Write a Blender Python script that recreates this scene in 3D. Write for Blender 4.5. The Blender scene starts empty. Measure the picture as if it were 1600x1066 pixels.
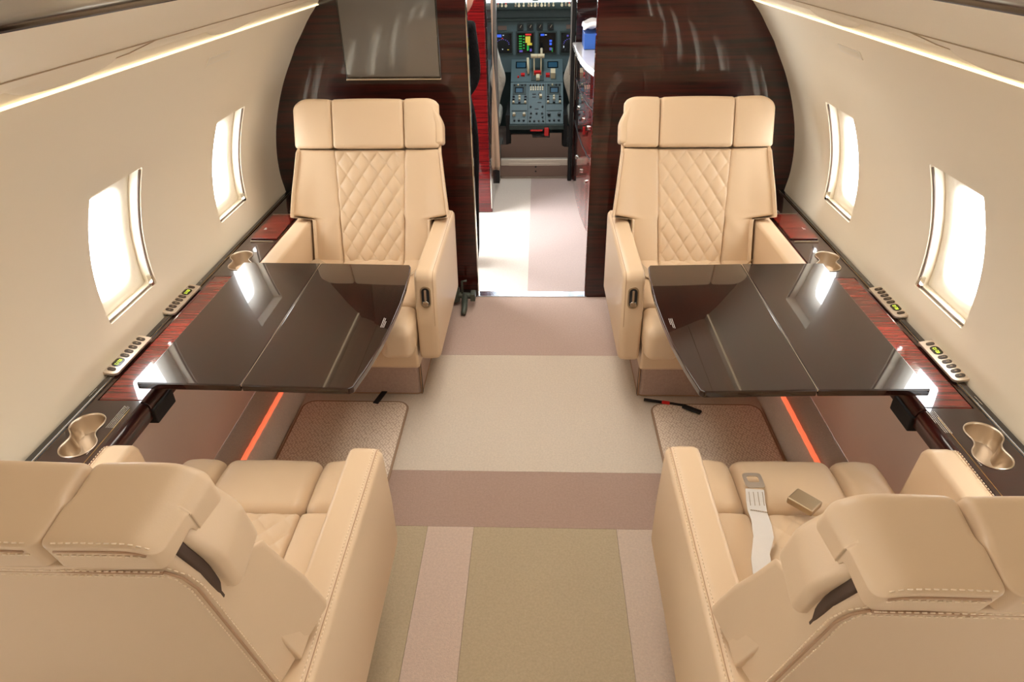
import bpy, bmesh, math, random
from mathutils import Vector, Matrix, geometry
random.seed(7)
S = bpy.context.scene
COL = S.collection
PI = math.pi
# ------------------------------------------------------------------ camera, world, lights, exposure
cd = bpy.data.cameras.new('camera'); cam = bpy.data.objects.new('camera', cd); COL.objects.link(cam)
cd.sensor_width = 36.0; cd.lens = 36.0*1048/1600; cd.clip_start = .02; cd.clip_end = 500
_f = Vector((43, 641, 1048)).normalized()
_u = -Vector((29, -1716, 1048)); _u = (_u-_f*_u.dot(_f)).normalized()
_x = Vector((_f.y*_u.z-_f.z*_u.y, _f.z*_u.x-_f.x*_u.z, _f.x*_u.y-_f.y*_u.x))
if _x.x < 0: _x = -_x
# rows of R: the world axes seen in camera space (x right, y up, z forward)
cm = Matrix(((_x.x, _x.y, -_x.z), (_f.x, _f.y, -_f.z), (_u.x, _u.y, -_u.z))).to_4x4()
cm.translation = (.03, 0, 1.6)
cam.matrix_world = cm
S.camera = cam
w = bpy.data.worlds.new('sky'); S.world = w; w.use_nodes = True
w.node_tree.nodes['Background'].inputs[0].default_value = (.93, .97, 1, 1)
w.node_tree.nodes['Background'].inputs[1].default_value = 16.0
S.view_settings.view_transform = 'Standard'; S.view_settings.look = 'None'
S.view_settings.exposure = 0.08; S.view_settings.gamma = 1.0; S.view_settings.use_curve_mapping = False
WARM = (1, .93, .84)
def area(name, loc, size, power, col=WARM, rot=(0, 0, 0)):
    l = bpy.data.lights.new(name, 'AREA'); l.shape = 'RECTANGLE'; l.size, l.size_y = size; l.energy = power; l.color = col
    o = bpy.data.objects.new(name, l); o.location = loc; o.rotation_euler = rot; COL.objects.link(o); return o
area('ceiling_lamp_cabin', (0, 1.9, 1.765), (.5, 2.0), 18)
area('ceiling_lamp_aft', (0, -1.2, 1.765), (.5, 1.6), 13)
area('ceiling_lamp_entry', (0, 3.8, 1.70), (.5, .8), 8, (1, .95, .9))
area('ceiling_lamp_cockpit', (0, 5.4, 1.5), (.4, .3), 4, (.85, .95, 1))

# ------------------------------------------------------------------ materials
def lin(c):
    return tuple(((v/255)/12.92 if v/255 <= .04045 else (((v/255)+.055)/1.055)**2.4) for v in c)
def mat(name, rgb, rough=.5, metal=0, coat=0, spec=.5, bump=None, emit=None, var=None, sheen=0):
    m = bpy.data.materials.new(name); m.use_nodes = True
    nt = m.node_tree; b = nt.nodes['Principled BSDF']
    c = lin(rgb)+(1,)
    b.inputs['Base Color'].default_value = c
    b.inputs['Roughness'].default_value = rough; b.inputs['Metallic'].default_value = metal
    b.inputs['Coat Weight'].default_value = coat; b.inputs['Coat Roughness'].default_value = .03
    b.inputs['Specular IOR Level'].default_value = spec
    b.inputs['Sheen Weight'].default_value = sheen
    if emit: b.inputs['Emission Color'].default_value = lin(emit[0])+(1,); b.inputs['Emission Strength'].default_value = emit[1]
    tc = nt.nodes.new('ShaderNodeTexCoord')
    if var:      # (scale, amount)
        n = nt.nodes.new('ShaderNodeTexNoise'); n.inputs['Scale'].default_value = var[0]; n.inputs['Detail'].default_value = 3
        mx = nt.nodes.new('ShaderNodeMix'); mx.data_type = 'RGBA'; mx.inputs[6].default_value = tuple(v*(1-var[1]) for v in c[:3])+(1,)
        mx.inputs[7].default_value = tuple(min(1, v*(1+var[1])) for v in c[:3])+(1,)
        nt.links.new(tc.outputs['Object'], n.inputs['Vector']); nt.links.new(n.outputs['Fac'], mx.inputs[0]); nt.links.new(mx.outputs[2], b.inputs['Base Color'])
    if bump:     # (scale, strength, distance)
        n = nt.nodes.new('ShaderNodeTexNoise'); n.inputs['Scale'].default_value = bump[0]; n.inputs['Detail'].default_value = 2
        bp = nt.nodes.new('ShaderNodeBump'); bp.inputs['Strength'].default_value = bump[1]; bp.inputs['Distance'].default_value = bump[2]
        nt.links.new(tc.outputs['Object'], n.inputs['Vector']); nt.links.new(n.outputs['Fac'], bp.inputs['Height']); nt.links.new(bp.outputs['Normal'], b.inputs['Normal'])
    return m
def wood(name, c1, c2, rough, scale=(3, 3, 60), coat=1.0, fig=6):
    m = bpy.data.materials.new(name); m.use_nodes = True; nt = m.node_tree; b = nt.nodes['Principled BSDF']
    tc = nt.nodes.new('ShaderNodeTexCoord'); mp = nt.nodes.new('ShaderNodeMapping'); mp.inputs['Scale'].default_value = scale
    n = nt.nodes.new('ShaderNodeTexNoise'); n.inputs['Scale'].default_value = 1.6; n.inputs['Detail'].default_value = 5; n.inputs['Distortion'].default_value = .6
    n2 = nt.nodes.new('ShaderNodeTexNoise'); n2.inputs['Scale'].default_value = fig
    ad = nt.nodes.new('ShaderNodeMath'); ad.operation = 'MULTIPLY_ADD'; ad.inputs[1].default_value = .35
    r = nt.nodes.new('ShaderNodeValToRGB'); r.color_ramp.elements[0].position = .5; r.color_ramp.elements[1].position = .85
    r.color_ramp.elements[0].color = lin(c1)+(1,); r.color_ramp.elements[1].color = lin(c2)+(1,)
    L = nt.links.new
    L(tc.outputs['Object'], mp.inputs['Vector']); L(mp.outputs['Vector'], n.inputs['Vector']); L(tc.outputs['Object'], n2.inputs['Vector'])
    L(n2.outputs['Fac'], ad.inputs[0]); L(n.outputs['Fac'], ad.inputs[2]); L(ad.outputs[0], r.inputs['Fac']); L(r.outputs['Color'], b.inputs['Base Color'])
    b.inputs['Roughness'].default_value = rough; b.inputs['Coat Weight'].default_value = coat; b.inputs['Coat Roughness'].default_value = .02; b.inputs['Specular IOR Level'].default_value = .2
    return m
M = {}
M['leather'] = mat('leather', (211, 184, 151), .42, bump=(420, .12, .0006), spec=.4)
M['leather_edge'] = mat('leather_edge', (172, 136, 104), .7)
M['slot'] = mat('slot_shade', (74, 54, 40), .8)  # shade inside the strap slot, painted as a brown solid
M['joint'] = mat('joint_line', (176, 154, 124), .7)
M['thread'] = mat('thread', (238, 216, 186), .7)
M['wall'] = mat('wall_vinyl', (231, 219, 197), .48, spec=.35)
M['frame'] = mat('window_plastic', (228, 218, 200), .4)
M['track'] = mat('shade_track', (120, 104, 92), .4)
M['mahog'] = wood('mahogany', (22, 6, 4), (62, 16, 10), .35, (2, 2, 45))
M['table'] = wood('table_mahogany', (24, 13, 9), (46, 18, 12), .2, (50, 3, 3), fig=4)
M['ledge'] = wood('lid_mahogany_sheen', (40, 16, 12), (150, 40, 28), .2, (4, 60, 4), fig=5)  # stowage lids: bright figure colour has the red-orange sheen painted in
M['ledge2'] = wood('ledge_top_mahogany', (26, 15, 12), (58, 24, 18), .2, (4, 60, 4), fig=5)
M['red'] = wood('red_mahogany', (52, 4, 5), (92, 12, 12), .2, (2, 2, 90), fig=3)
M['black'] = mat('black_gloss', (14, 9, 8), .12, coat=1)
M['strip'] = mat('overhead_dark_strip', (22, 9, 6), .14, spec=.35)
M['blackm'] = mat('black_matt', (16, 15, 15), .7)
M['gold'] = mat('gold_line', (190, 160, 105), .3, metal=1)
M['chrome'] = mat('chrome', (215, 212, 205), .12, metal=1)
M['nickel'] = mat('brushed_nickel', (214, 200, 182), .3, metal=1)
M['panelmetal'] = mat('champagne_panel', (218, 204, 188), .34, metal=.7)
M['btn'] = mat('button_brown', (62, 48, 36), .4)
M['glyph'] = mat('button_glyph', (150, 132, 108), .5)
M['lcd'] = mat('display_dark', (28, 26, 10), .2, emit=((40, 40, 8), .4))
M['lcdtxt'] = mat('display_digits', (180, 200, 60), .4, emit=((205, 225, 70), 1.4))
M['white'] = mat('white_print', (196, 190, 182), .5)
M['brownpanel'] = mat('lower_panel_leather', (210, 184, 164), .5, bump=(300, .1, .0005))
M['ductcarpet'] = mat('duct_carpet', (222, 208, 192), .95, bump=(500, .6, .003), var=(180, .15))
M['led'] = mat('led_strip', (240, 120, 84), .4, emit=((244, 112, 74), .95))
M['cove'] = mat('cove_led', (255, 236, 196), .4, emit=((255, 240, 200), 1.3))
M['screen'] = mat('tv_screen', (84, 80, 74), .10, spec=.9, coat=1.0)
M['belt'] = mat('belt_webbing', (206, 200, 192), .7, bump=(600, .4, .001))
M['belt2'] = mat('belt_webbing_beige', (190, 168, 140), .7, bump=(600, .4, .001))
M['bucklem'] = mat('buckle_metal', (172, 152, 124), .35, metal=.8)
M['glass'] = None
M['cloth'] = mat('black_cloth', (9, 9, 10), .95, spec=.15, bump=(60, .5, .01))
M['skin'] = mat('skin', (216, 160, 138), .5)
M['hair'] = mat('hair', (46, 30, 22), .6)
M['marble'] = mat('white_marble', (232, 226, 222), .12, coat=.5, var=(9, .08))
M['blue'] = mat('blue_box', (40, 84, 160), .5)
M['napkin'] = mat('white_cloth', (228, 224, 226), .8, bump=(30, .5, .01))
M['teal'] = mat('cockpit_grey', (84, 104, 108), .5)
M['tealdark'] = mat('cockpit_dark_grey', (48, 64, 62), .55)
M['knob'] = mat('black_knob', (22, 22, 24), .4)
M['cream'] = mat('cream_plastic', (222, 206, 170), .4)
M['redp'] = mat('red_plastic', (214, 30, 28), .35)
M['sheepskin'] = mat('sheepskin', (222, 218, 204), .95, bump=(160, 1.0, .01), var=(60, .12))
M['seatgrey'] = mat('crew_seat_grey', (120, 116, 108), .8)
M['kick'] = mat('kick_panel', (124, 102, 90), .7)
M['sill'] = mat('sill_metal', (204, 194, 180), .35, metal=.3)
M['steel'] = mat('threshold_steel', (170, 178, 190), .2, metal=1)
M['post'] = mat('door_post_grey', (150, 150, 148), .3, metal=.6)
M['beige'] = mat('beige_door_edge', (212, 182, 154), .6)
M['greyfit'] = mat('grey_green_fitting', (86, 92, 82), .45, metal=.4)
M['dscr'] = mat('screen_black', (8, 9, 14), .15)
def em(n, c, s=1.0): M[n] = mat(n, c, .5, emit=(c, s))
em('px_green', (30, 150, 60), .7); em('px_yellow', (190, 170, 60), .7); em('px_red', (200, 40, 40), .7); em('px_blue', (50, 90, 210), .8)
em('px_violet', (90, 80, 170), .5); em('px_white', (200, 210, 220), .5); em('px_teal', (20, 60, 80), .5)
def glassmat():
    m = bpy.data.materials.new('window_glass'); m.use_nodes = True; nt = m.node_tree
    nt.nodes.remove(nt.nodes['Principled BSDF'])
    t = nt.nodes.new('ShaderNodeBsdfTransparent'); g = nt.nodes.new('ShaderNodeBsdfGlossy'); g.inputs['Roughness'].default_value = .02
    mx = nt.nodes.new('ShaderNodeMixShader'); mx.inputs[0].default_value = .07
    nt.links.new(t.outputs[0], mx.inputs[1]); nt.links.new(g.outputs[0], mx.inputs[2]); nt.links.new(mx.outputs[0], nt.nodes['Material Output'].inputs[0])
    return m
M['glass'] = glassmat()
def carpet(name, c, nub=420, amt=.16, st=.7):
    return mat(name, c, .97, bump=(nub, st, .004), var=(nub*.35, amt), spec=.15, sheen=.1)
M['c_light'] = carpet('carpet_light_beige', (212, 198, 180))
M['c_mauve'] = carpet('carpet_mauve', (174, 147, 132))
M['c_pinkbrown'] = carpet('carpet_pink_brown', (188, 164, 151))
M['c_olive'] = carpet('carpet_olive', (184, 167, 138))
M['c_pink'] = carpet('carpet_pale_pink', (206, 183, 166))
M['c_grey'] = carpet('carpet_greyish', (202, 182, 164))
M['c_entry1'] = carpet('carpet_entry_white', (222, 214, 204))
M['c_entry2'] = carpet('carpet_entry_mauve', (196, 178, 172))
M['pedestal'] = carpet('pedestal_carpet', (186, 162, 148))
def weave(name, c1, c2):
    m = mat(name, c1, .95); nt = m.node_tree; b = nt.nodes['Principled BSDF']
    tc = nt.nodes['Texture Coordinate']; mp = nt.nodes.new('ShaderNodeMapping'); mp.inputs['Rotation'].default_value = (0, 0, .7); mp.inputs['Scale'].default_value = (1, .62, 1)
    v = nt.nodes.new('ShaderNodeTexVoronoi'); v.inputs['Scale'].default_value = 125; v.inputs['Randomness'].default_value = .45
    r = nt.nodes.new('ShaderNodeValToRGB'); r.color_ramp.elements[0].color = lin(c1)+(1,); r.color_ramp.elements[1].color = lin(c2)+(1,); r.color_ramp.elements[0].position = .2; r.color_ramp.elements[1].position = .7
    bp = nt.nodes.new('ShaderNodeBump'); bp.invert = True; bp.inputs['Distance'].default_value = .004; bp.inputs['Strength'].default_value = .6
    L = nt.links.new; L(tc.outputs['Object'], mp.inputs['Vector']); L(mp.outputs[0], v.inputs['Vector']); L(v.outputs['Distance'], r.inputs[0]); L(r.outputs[0], b.inputs['Base Color'])
    L(v.outputs['Distance'], bp.inputs['Height']); L(bp.outputs[0], b.inputs['Normal'])
    return m
M['weave'] = weave('mat_weave', (244, 228, 208), (206, 182, 158))
M['binding'] = mat('mat_binding', (160, 132, 108), .9)

# ------------------------------------------------------------------ builders
def tag(o, label=None, cat=None, group=None, kind=None):
    if label: o['label'] = label
    if cat: o['category'] = cat
    if group: o['group'] = group
    if kind: o['kind'] = kind
    return o
def empty(name, loc, rz=0, label=None, cat=None, group=None):
    o = bpy.data.objects.new(name, None); COL.objects.link(o); o.location = loc; o.rotation_euler = (0, 0, rz); o.empty_display_size = .05
    return tag(o, label, cat, group)
def link(name, me, m, parent=None, smooth=True, bevel=0, seg=3, angle=35):
    o = bpy.data.objects.new(name, me); COL.objects.link(o)
    if m is not None and not me.materials: me.materials.append(M[m] if isinstance(m, str) else m)
    if smooth: me.polygons.foreach_set('use_smooth', [True]*len(me.polygons))
    if parent: o.parent = parent
    if bevel:
        b = o.modifiers.new('bevel', 'BEVEL'); b.width = bevel; b.segments = seg; b.limit_method = 'ANGLE'; b.angle_limit = math.radians(angle); b.harden_normals = False
        wn = o.modifiers.new('wn', 'WEIGHTED_NORMAL'); wn.keep_sharp = False
    return o
def mesh(name, vs, fs, m, parent=None, **k):
    me = bpy.data.meshes.new(name); me.from_pydata([tuple(v) for v in vs], [], fs); me.update()
    bm = bmesh.new(); bm.from_mesh(me); bmesh.ops.recalc_face_normals(bm, faces=bm.faces); bm.to_mesh(me); bm.free()
    return link(name, me, m, parent, **k)
class MB:
    def __init__(s): s.v = []; s.f = []
    def add(s, vs, fs):
        n = len(s.v); s.v += [tuple(v) for v in vs]; s.f += [tuple(i+n for i in f) for f in fs]; return s
    def box(s, c, d, R=None):
        x, y, z = d[0]/2, d[1]/2, d[2]/2
        vs = [Vector((a, b, e)) for a in (-x, x) for b in (-y, y) for e in (-z, z)]
        if R: vs = [R @ v for v in vs]
        return s.add([v+Vector(c) for v in vs], [(0, 1, 3, 2), (4, 6, 7, 5), (0, 4, 5, 1), (2, 3, 7, 6), (0, 2, 6, 4), (1, 5, 7, 3)])
    def tube(s, pts, r, n=8, closed=False, cap=True):
        pts = [Vector(p) for p in pts]; N = len(pts); rings = []
        nrm = None
        for i, p in enumerate(pts):
            a = pts[(i-1) % N] if (closed or i) else p; b = pts[(i+1) % N] if (closed or i < N-1) else p
            t = (b-a).normalized()
            if nrm is None: nrm = t.orthogonal().normalized()
            nrm = (nrm-t*nrm.dot(t)).normalized(); bn = t.cross(nrm)
            rr = r[i] if isinstance(r, (list, tuple)) else r
            rings.append([p+(nrm*math.cos(2*PI*k/n)+bn*math.sin(2*PI*k/n))*rr for k in range(n)])
        vs = [v for g in rings for v in g]; fs = []
        for i in range(N if closed else N-1):
            j = (i+1) % N
            for k in range(n): fs.append((i*n+k, i*n+(k+1) % n, j*n+(k+1) % n, j*n+k))
        if cap and not closed: fs += [tuple(range(n-1, -1, -1)), tuple((N-1)*n+k for k in range(n))]
        return s.add(vs, fs)
    def prism(s, out, fn, d0, d1):
        """outline of 2D points; fn(a, b, depth) -> point"""
        n = len(out); vs = [fn(a, b, d0) for a, b in out]+[fn(a, b, d1) for a, b in out]
        fs = [tuple(range(n-1, -1, -1)), tuple(range(n, 2*n))]+[(i, (i+1) % n, n+(i+1) % n, n+i) for i in range(n)]
        return s.add(vs, fs)
    def build(s, name, m, parent=None, **k): return mesh(name, s.v, s.f, m, parent, **k)
def box(name, c, d, m, parent=None, bevel=0, R=None, **k):
    return MB().box(c, d, R).build(name, m, parent, smooth=bevel > 0, bevel=bevel, **k)
def cyl(name, a, b, r, m, parent=None, n=20, bevel=0):
    return MB().tube([a, b], r, n).build(name, m, parent, bevel=bevel, smooth=True, angle=40) if bevel else MB().tube([a, b], r, n).build(name, m, parent, smooth=False)
def fillet(poly, rad, n=5):
    out = []; N = len(poly)
    for i, p in enumerate(poly):
        r = rad[i] if isinstance(rad, (list, tuple)) else rad
        p = Vector(p); a = Vector(poly[i-1]); b = Vector(poly[(i+1) % N])
        if r <= 0: out.append(tuple(p)); continue
        da, db = (a-p), (b-p); la, lb = da.length, db.length; da.normalize(); db.normalize()
        ang = da.angle(db); t = min(r/math.tan(ang/2), la*.48, lb*.48); rr = t*math.tan(ang/2)
        c = p+(da+db).normalized()*(rr/math.sin(ang/2))
        v0 = p+da*t-c; v1 = p+db*t-c
        for k in range(n+1):
            q = v0.lerp(v1, k/n); q = q.normalized()*rr; out.append(tuple(c+q))
    return out
def rrect(x0, x1, y0, y1, r, n=5): return fillet([(x0, y0), (x1, y0), (x1, y1), (x0, y1)], r, n)
def soft(name, size, r, n, fn, m, parent=None, R=4):
    """rounded box, gridded, centred on the origin, then mapped through fn(x, y, z)"""
    h = [v/2 for v in size]; r = min(r, *[v*.999 for v in h])
    ax = []
    for a in range(3):
        c = []
        for k in range(R+1): c.append(-h[a]+r-r*math.tan(PI/4*(1-k/R)))
        inner = [-h[a]+r+(2*h[a]-2*r)*k/n[a] for k in range(1, n[a])] if h[a]-r > 1e-6 else []
        c += inner
        c2 = [-v for v in c[:R+1]][::-1]
        if h[a]-r > 1e-6: c += c2
        else: c += c2[1:]
        ax.append(c)
    idx = {}; vs = []; fs = []
    def V(i, j, k):
        key = (i, j, k)
        if key not in idx:
            p = Vector((ax[0][i], ax[1][j], ax[2][k])); q = Vector([max(-h[a]+r, min(h[a]-r, p[a])) for a in range(3)]); d = p-q
            if d.length > 1e-9: p = q+d.normalized()*r
            idx[key] = len(vs); vs.append(fn(p.x, p.y, p.z) if fn else p)
        return idx[key]
    X, Y, Z = [len(c)-1 for c in ax]
    for i in range(X):
        for j in range(Y):
            fs.append((V(i, j, 0), V(i, j+1, 0), V(i+1, j+1, 0), V(i+1, j, 0))); fs.append((V(i, j, Z), V(i+1, j, Z), V(i+1, j+1, Z), V(i, j+1, Z)))
    for i in range(X):
        for k in range(Z):
            fs.append((V(i, 0, k), V(i+1, 0, k), V(i+1, 0, k+1), V(i, 0, k+1))); fs.append((V(i, Y, k), V(i, Y, k+1), V(i+1, Y, k+1), V(i+1, Y, k)))
    for j in range(Y):
        for k in range(Z):
            fs.append((V(0, j, k), V(0, j, k+1), V(0, j+1, k+1), V(0, j+1, k))); fs.append((V(X, j, k), V(X, j+1, k), V(X, j+1, k+1), V(X, j, k+1)))
    return mesh(name, vs, fs, m, parent)
def stitches(mb, pts, step=.0085, ln=.0052, r=.0009):
    pts = [Vector(p) for p in pts]; seg = []; acc = 0
    for a, b in zip(pts, pts[1:]):
        L = (b-a).length
        while acc < L:
            p = a.lerp(b, acc/L); d = (b-a).normalized()
            x = d.orthogonal().normalized()*r; y = d.cross(x)
            e = d*ln
            mb.add([p-x, p-y, p+x, p+y, p+e-x, p+e-y, p+e+x, p+e+y], [(0, 1, 5, 4), (1, 2, 6, 5), (2, 3, 7, 6), (3, 0, 4, 7), (3, 2, 1, 0), (4, 5, 6, 7)])
            acc += step
        acc -= L
    return mb
def text(name, body, size, mtx, m, parent=None, align='CENTER'):
    c = bpy.data.curves.new(name, 'FONT'); c.body = body; c.size = size; c.align_x = align; c.align_y = 'CENTER'; c.extrude = .0003
    o = bpy.data.objects.new(name, c); COL.objects.link(o)
    me = bpy.data.meshes.new_from_object(o.evaluated_get(bpy.context.evaluated_depsgraph_get()))
    bpy.data.objects.remove(o); me.transform(mtx); me.materials.clear()
    return link(name, me, m, parent, smooth=False)
def plate(name, outline, holes, z0, z1, m, parent=None, bevel=0):
    """flat plate in xy with holes, between z0 and z1"""
    c = bpy.data.curves.new(name, 'CURVE'); c.dimensions = '2D'; c.fill_mode = 'BOTH'; c.extrude = (z1-z0)/2
    for loop in [outline]+holes:
        s = c.splines.new('POLY'); s.points.add(len(loop)-1)
        for i, p in enumerate(loop): s.points[i].co = (p[0], p[1], 0, 1)
        s.use_cyclic_u = True
    o = bpy.data.objects.new(name, c); COL.objects.link(o)
    me = bpy.data.meshes.new_from_object(o.evaluated_get(bpy.context.evaluated_depsgraph_get()))
    bpy.data.objects.remove(o); me.transform(Matrix.Translation((0, 0, (z0+z1)/2))); me.materials.clear()
    return link(name, me, m, parent, smooth=False)
def sstep(a, b, x):
    t = max(0, min(1, (x-a)/(b-a))); return t*t*(3-2*t)

# ------------------------------------------------------------------ floor
YB = 3.045         # front bulkhead face
fl = box('floor', (0, 1.6, -.04), (2.5, 9.2, .08), 'c_mauve'); tag(fl, kind='structure')
def cpiece(x0, x1, y0, y1, m, label=None):
    o = box('carpet_piece', ((x0+x1)/2, (y0+y1)/2, .002), (x1-x0-.001, y1-y0-.001, .008), m, fl)
    if label: o['label'] = label
cpiece(-1.0, -.31, -2.4, 1.487, 'c_olive'); cpiece(-.31, -.165, -2.4, 1.487, 'c_pink', 'pale pink carpet stripe')
cpiece(-.165, .28, -2.4, 1.487, 'c_olive', 'wide olive carpet stripe'); cpiece(.28, 1.0, -2.4, 1.487, 'c_grey')
cpiece(-1.0, 1.0, 1.487, 1.742, 'c_mauve', 'mauve cross band of carpet'); cpiece(-1.0, 1.0, 1.742, 2.487, 'c_light', 'light beige carpet field')
cpiece(-1.0, 1.0, 2.487, 3.04, 'c_pinkbrown', 'pinkish brown carpet by the bulkhead')
cpiece(-1.1, -.02, 3.095, 4.965, 'c_entry1', 'pale entry carpet'); cpiece(-.02, 1.0, 3.095, 4.965, 'c_entry2', 'mauve grey entry carpet')
th = tag(box('trim_1', (0, 3.066, .004), (.56, .056, .014), 'steel', bevel=.003), kind='structure')
for x in (-.15, -.05, .05, .15): cyl('screw', (x, 3.066, .008), (x, 3.066, .0125), .006, 'chrome', th)

# ------------------------------------------------------------------ side walls with windows
PR = [(.44, 1.145), (.50, 1.155), (.56, 1.165), (.65, 1.176), (.77, 1.169), (.9, 1.14), (1.05, 1.082), (1.2, 1.0), (1.30, .93), (1.385, .865)]
def wx(z):
    z = max(PR[0][0], min(PR[-1][0], z))
    for i in range(len(PR)-1):
        if z <= PR[i+1][0]:
            p0 = PR[max(i-1, 0)][1]; p1, p2 = PR[i][1], PR[i+1][1]; p3 = PR[min(i+2, len(PR)-1)][1]
            t = (z-PR[i][0])/(PR[i+1][0]-PR[i][0])
            return .5*((2*p1)+(-p0+p2)*t+(2*p0-5*p1+4*p2-p3)*t*t+(-p0+3*p1-3*p2+p3)*t**3)
WY = [1.728+.7765*k for k in (1, 0, -1, -2, -3, -4)]     # window centres
WH, WZ0, WZ1 = .134, .660, 1.046
def rectd(y, z, cy, g=0):
    dy = abs(y-cy)-WH; dz = max(WZ0-z, z-WZ1); return math.hypot(max(dy, 0), max(dz, 0)) if (dy > 0 or dz > 0) else 0
def wpt(s, y, z, off=0):
    x = wx(z)
    for cy in WY:
        d = rectd(y, z, cy)
        if d < .12: x += .007*math.exp(-(d/(.05 if y > cy and z > WZ0 else .022))**2)
    return Vector((s*(x+off), y, z))
def hole(cy, dy=0, dz=0, r=.008, n=4):
    # a slight rake: the opening's top sits a little aft of its foot
    pts = rrect(cy-WH+dy, cy+WH-dy, WZ0+dz, WZ1-dz, r, n)
    dens = []
    for i, p in enumerate(pts):
        q = pts[(i+1) % len(pts)]; L = math.hypot(q[0]-p[0], q[1]-p[1]); k = max(1, int(L/.035))
        for t in range(k): dens.append((p[0]+(q[0]-p[0])*t/k, p[1]+(q[1]-p[1])*t/k))
    return [(y-.10*(z-.853), z) for y, z in dens]
def side_wall(s, name):
    y0, y1 = -2.6, YB
    V2 = []; E = []
    hs = [hole(cy) for cy in WY]
    def inside(y, z):
        for cy in WY:
            yy = y+.10*(z-.853)
            if abs(yy-cy) < WH and WZ0 < z < WZ1: return True
        return False
    loops = []
    for h in hs:
        n = len(V2); V2 += [Vector(p) for p in h]; E += [(n+i, n+(i+1) % len(h)) for i in range(len(h))]
    ny = 230; nz = 40
    for i in range(ny+1):
        for j in range(nz+1):
            y = y0+(y1-y0)*i/ny; z = .44+(1.385-.44)*j/nz
            near = any(abs(y+.10*(z-.853)-cy) < WH+.006 and WZ0-.006 < z < WZ1+.006 for cy in WY)
            if not near: V2.append(Vector((y, z)))
    ov, oe, of, *_ = geometry.delaunay_2d_cdt(V2, E, [], 0, 1e-5)
    fs = []
    for f in of:
        c = sum((ov[i] for i in f), Vector((0, 0)))/len(f)
        if not inside(c.x, c.y): fs.append(f)
    me_v = [wpt(s, p.x, p.y) for p in ov]
    o = mesh(name, me_v, fs, 'wall'); tag(o, kind='structure')
    return o
wl = side_wall(-1, 'wall_left'); wr = side_wall(1, 'wall_right')
wn = 0
for s, nm in ((-1, 'left'), (1, 'right')):
    for k, cy in enumerate(WY):
        wn += 1
        h0 = hole(cy); N = len(h0)
        def ring(dy, dz, r, off):
            n = 4
            base = hole(cy, dy, dz, .008)
            if len(base) != N or r > .02:
                # same parametric points squeezed into a rounder rectangle
                base = []
                for (y, z) in h0:
                    yy = y+.10*(z-.853)-cy; zz = z-(WZ0+WZ1)/2; a = WH-dy; b = (WZ1-WZ0)/2-dz
                    u, v = yy/WH*a, zz/((WZ1-WZ0)/2)*b
                    qx = max(-a+r, min(a-r, u)); qz = max(-b+r, min(b-r, v)); du, dv = u-qx, v-qz; L = math.hypot(du, dv)
                    if abs(u) > a-r and abs(v) > b-r and L > 1e-9: u = qx+du/L*r; v = qz+dv/L*r
                    base.append((cy+u-.10*(v), v+(WZ0+WZ1)/2))
            return [Vector((s*(wx(z)+off), y, z)) for y, z in base]
        rs = [[wpt(s, y, z) for y, z in h0], ring(0, 0, 0, .022), ring(.0, .0, .0, .048)]
        vs = [p for r_ in rs for p in r_]; fs = []
        for a in range(len(rs)-1): fs += [(a*N+i, a*N+(i+1) % N, (a+1)*N+(i+1) % N, (a+1)*N+i) for i in range(N)]
        wo = mesh('window_%d' % wn, vs, fs, 'wall'); tag(wo, kind='structure')
        rs = [ring(0, 0, 0, .046), ring(.014, .014, .02, .044), ring(.030, .034, .055, .052), ring(.036, .042, .055, .085)]
        vs = [p for r_ in rs for p in r_]; fs = []
        for a in range(len(rs)-1): fs += [(a*N+i, a*N+(i+1) % N, (a+1)*N+(i+1) % N, (a+1)*N+i) for i in range(N)]
        mesh('window_frame', vs, fs, 'frame', wo)
        pr = ring(.035, .041, .055, .080)
        mesh('pane', pr+[sum(pr, Vector())/N], [(i, (i+1) % N, N) for i in range(N)], 'glass', wo)
        # shade track: dark line on the fore side and along the foot, with a small latch
        tr = [Vector((s*(wx(z)+.014), cy+WH-.003-.10*(z-.853), z)) for z in [WZ1-.01-(WZ1-WZ0-.03)*t/12 for t in range(13)]]
        MB().tube(tr, .0032, 6).build('shade_track', 'track', wo)
        tr = [Vector((s*(wx(WZ0+.012)+.016), cy+WH-.02-(2*WH-.03)*t+.02, WZ0+.004)) for t in (0, .5, 1)]
        MB().tube(tr, .003, 6).build('shade_track', 'track', wo)
        lt = MB(); lt.box((s*(wx(WZ0)+.018), cy+WH+.012, WZ0+.020), (.014, .012, .022)); lt.box((s*(wx(WZ0)+.012), cy+WH-.002, WZ0+.008), (.012, .016, .010))
        lt.build('shade_latch', 'chrome', wo, smooth=False)
# grilles high on the walls
for s, nm in ((-1, 'left'), (1, 'right')):
    g = MB()
    ya = 2.145
    def gp(y, t, off): z = 1.286+t; return Vector((s*(wx(z)-off), y, z))
    MBg = MB()
    for i in range(10):
        y = ya-.075+i*.0155
    base = [gp(ya-.08, -.011, .003), gp(ya+.08, -.011, .003), gp(ya+.08, .011, .003), gp(ya-.08, .011, .003), gp(ya-.08, -.011, -.01), gp(ya+.08, -.011, -.01), gp(ya+.08, .011, -.01), gp(ya-.08, .011, -.01)]
    o = mesh('wall_grille', base, [(0, 1, 2, 3), (0, 4, 5, 1), (1, 5, 6, 2), (2, 6, 7, 3), (3, 7, 4, 0)], 'frame', smooth=False)
    tag(o, 'small cream slotted grille high on the %s cabin wall' % nm, 'grille', 'wall grilles')
    for i in range(9):
        y = ya-.070+i*.0155
        mesh('slat', [gp(y, -.006, .0045), gp(y+.010, -.006, .0045), gp(y+.010, .006, .0045), gp(y, .006, .0045)], [(0, 1, 2, 3)], 'wall', o, smooth=False)

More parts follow.
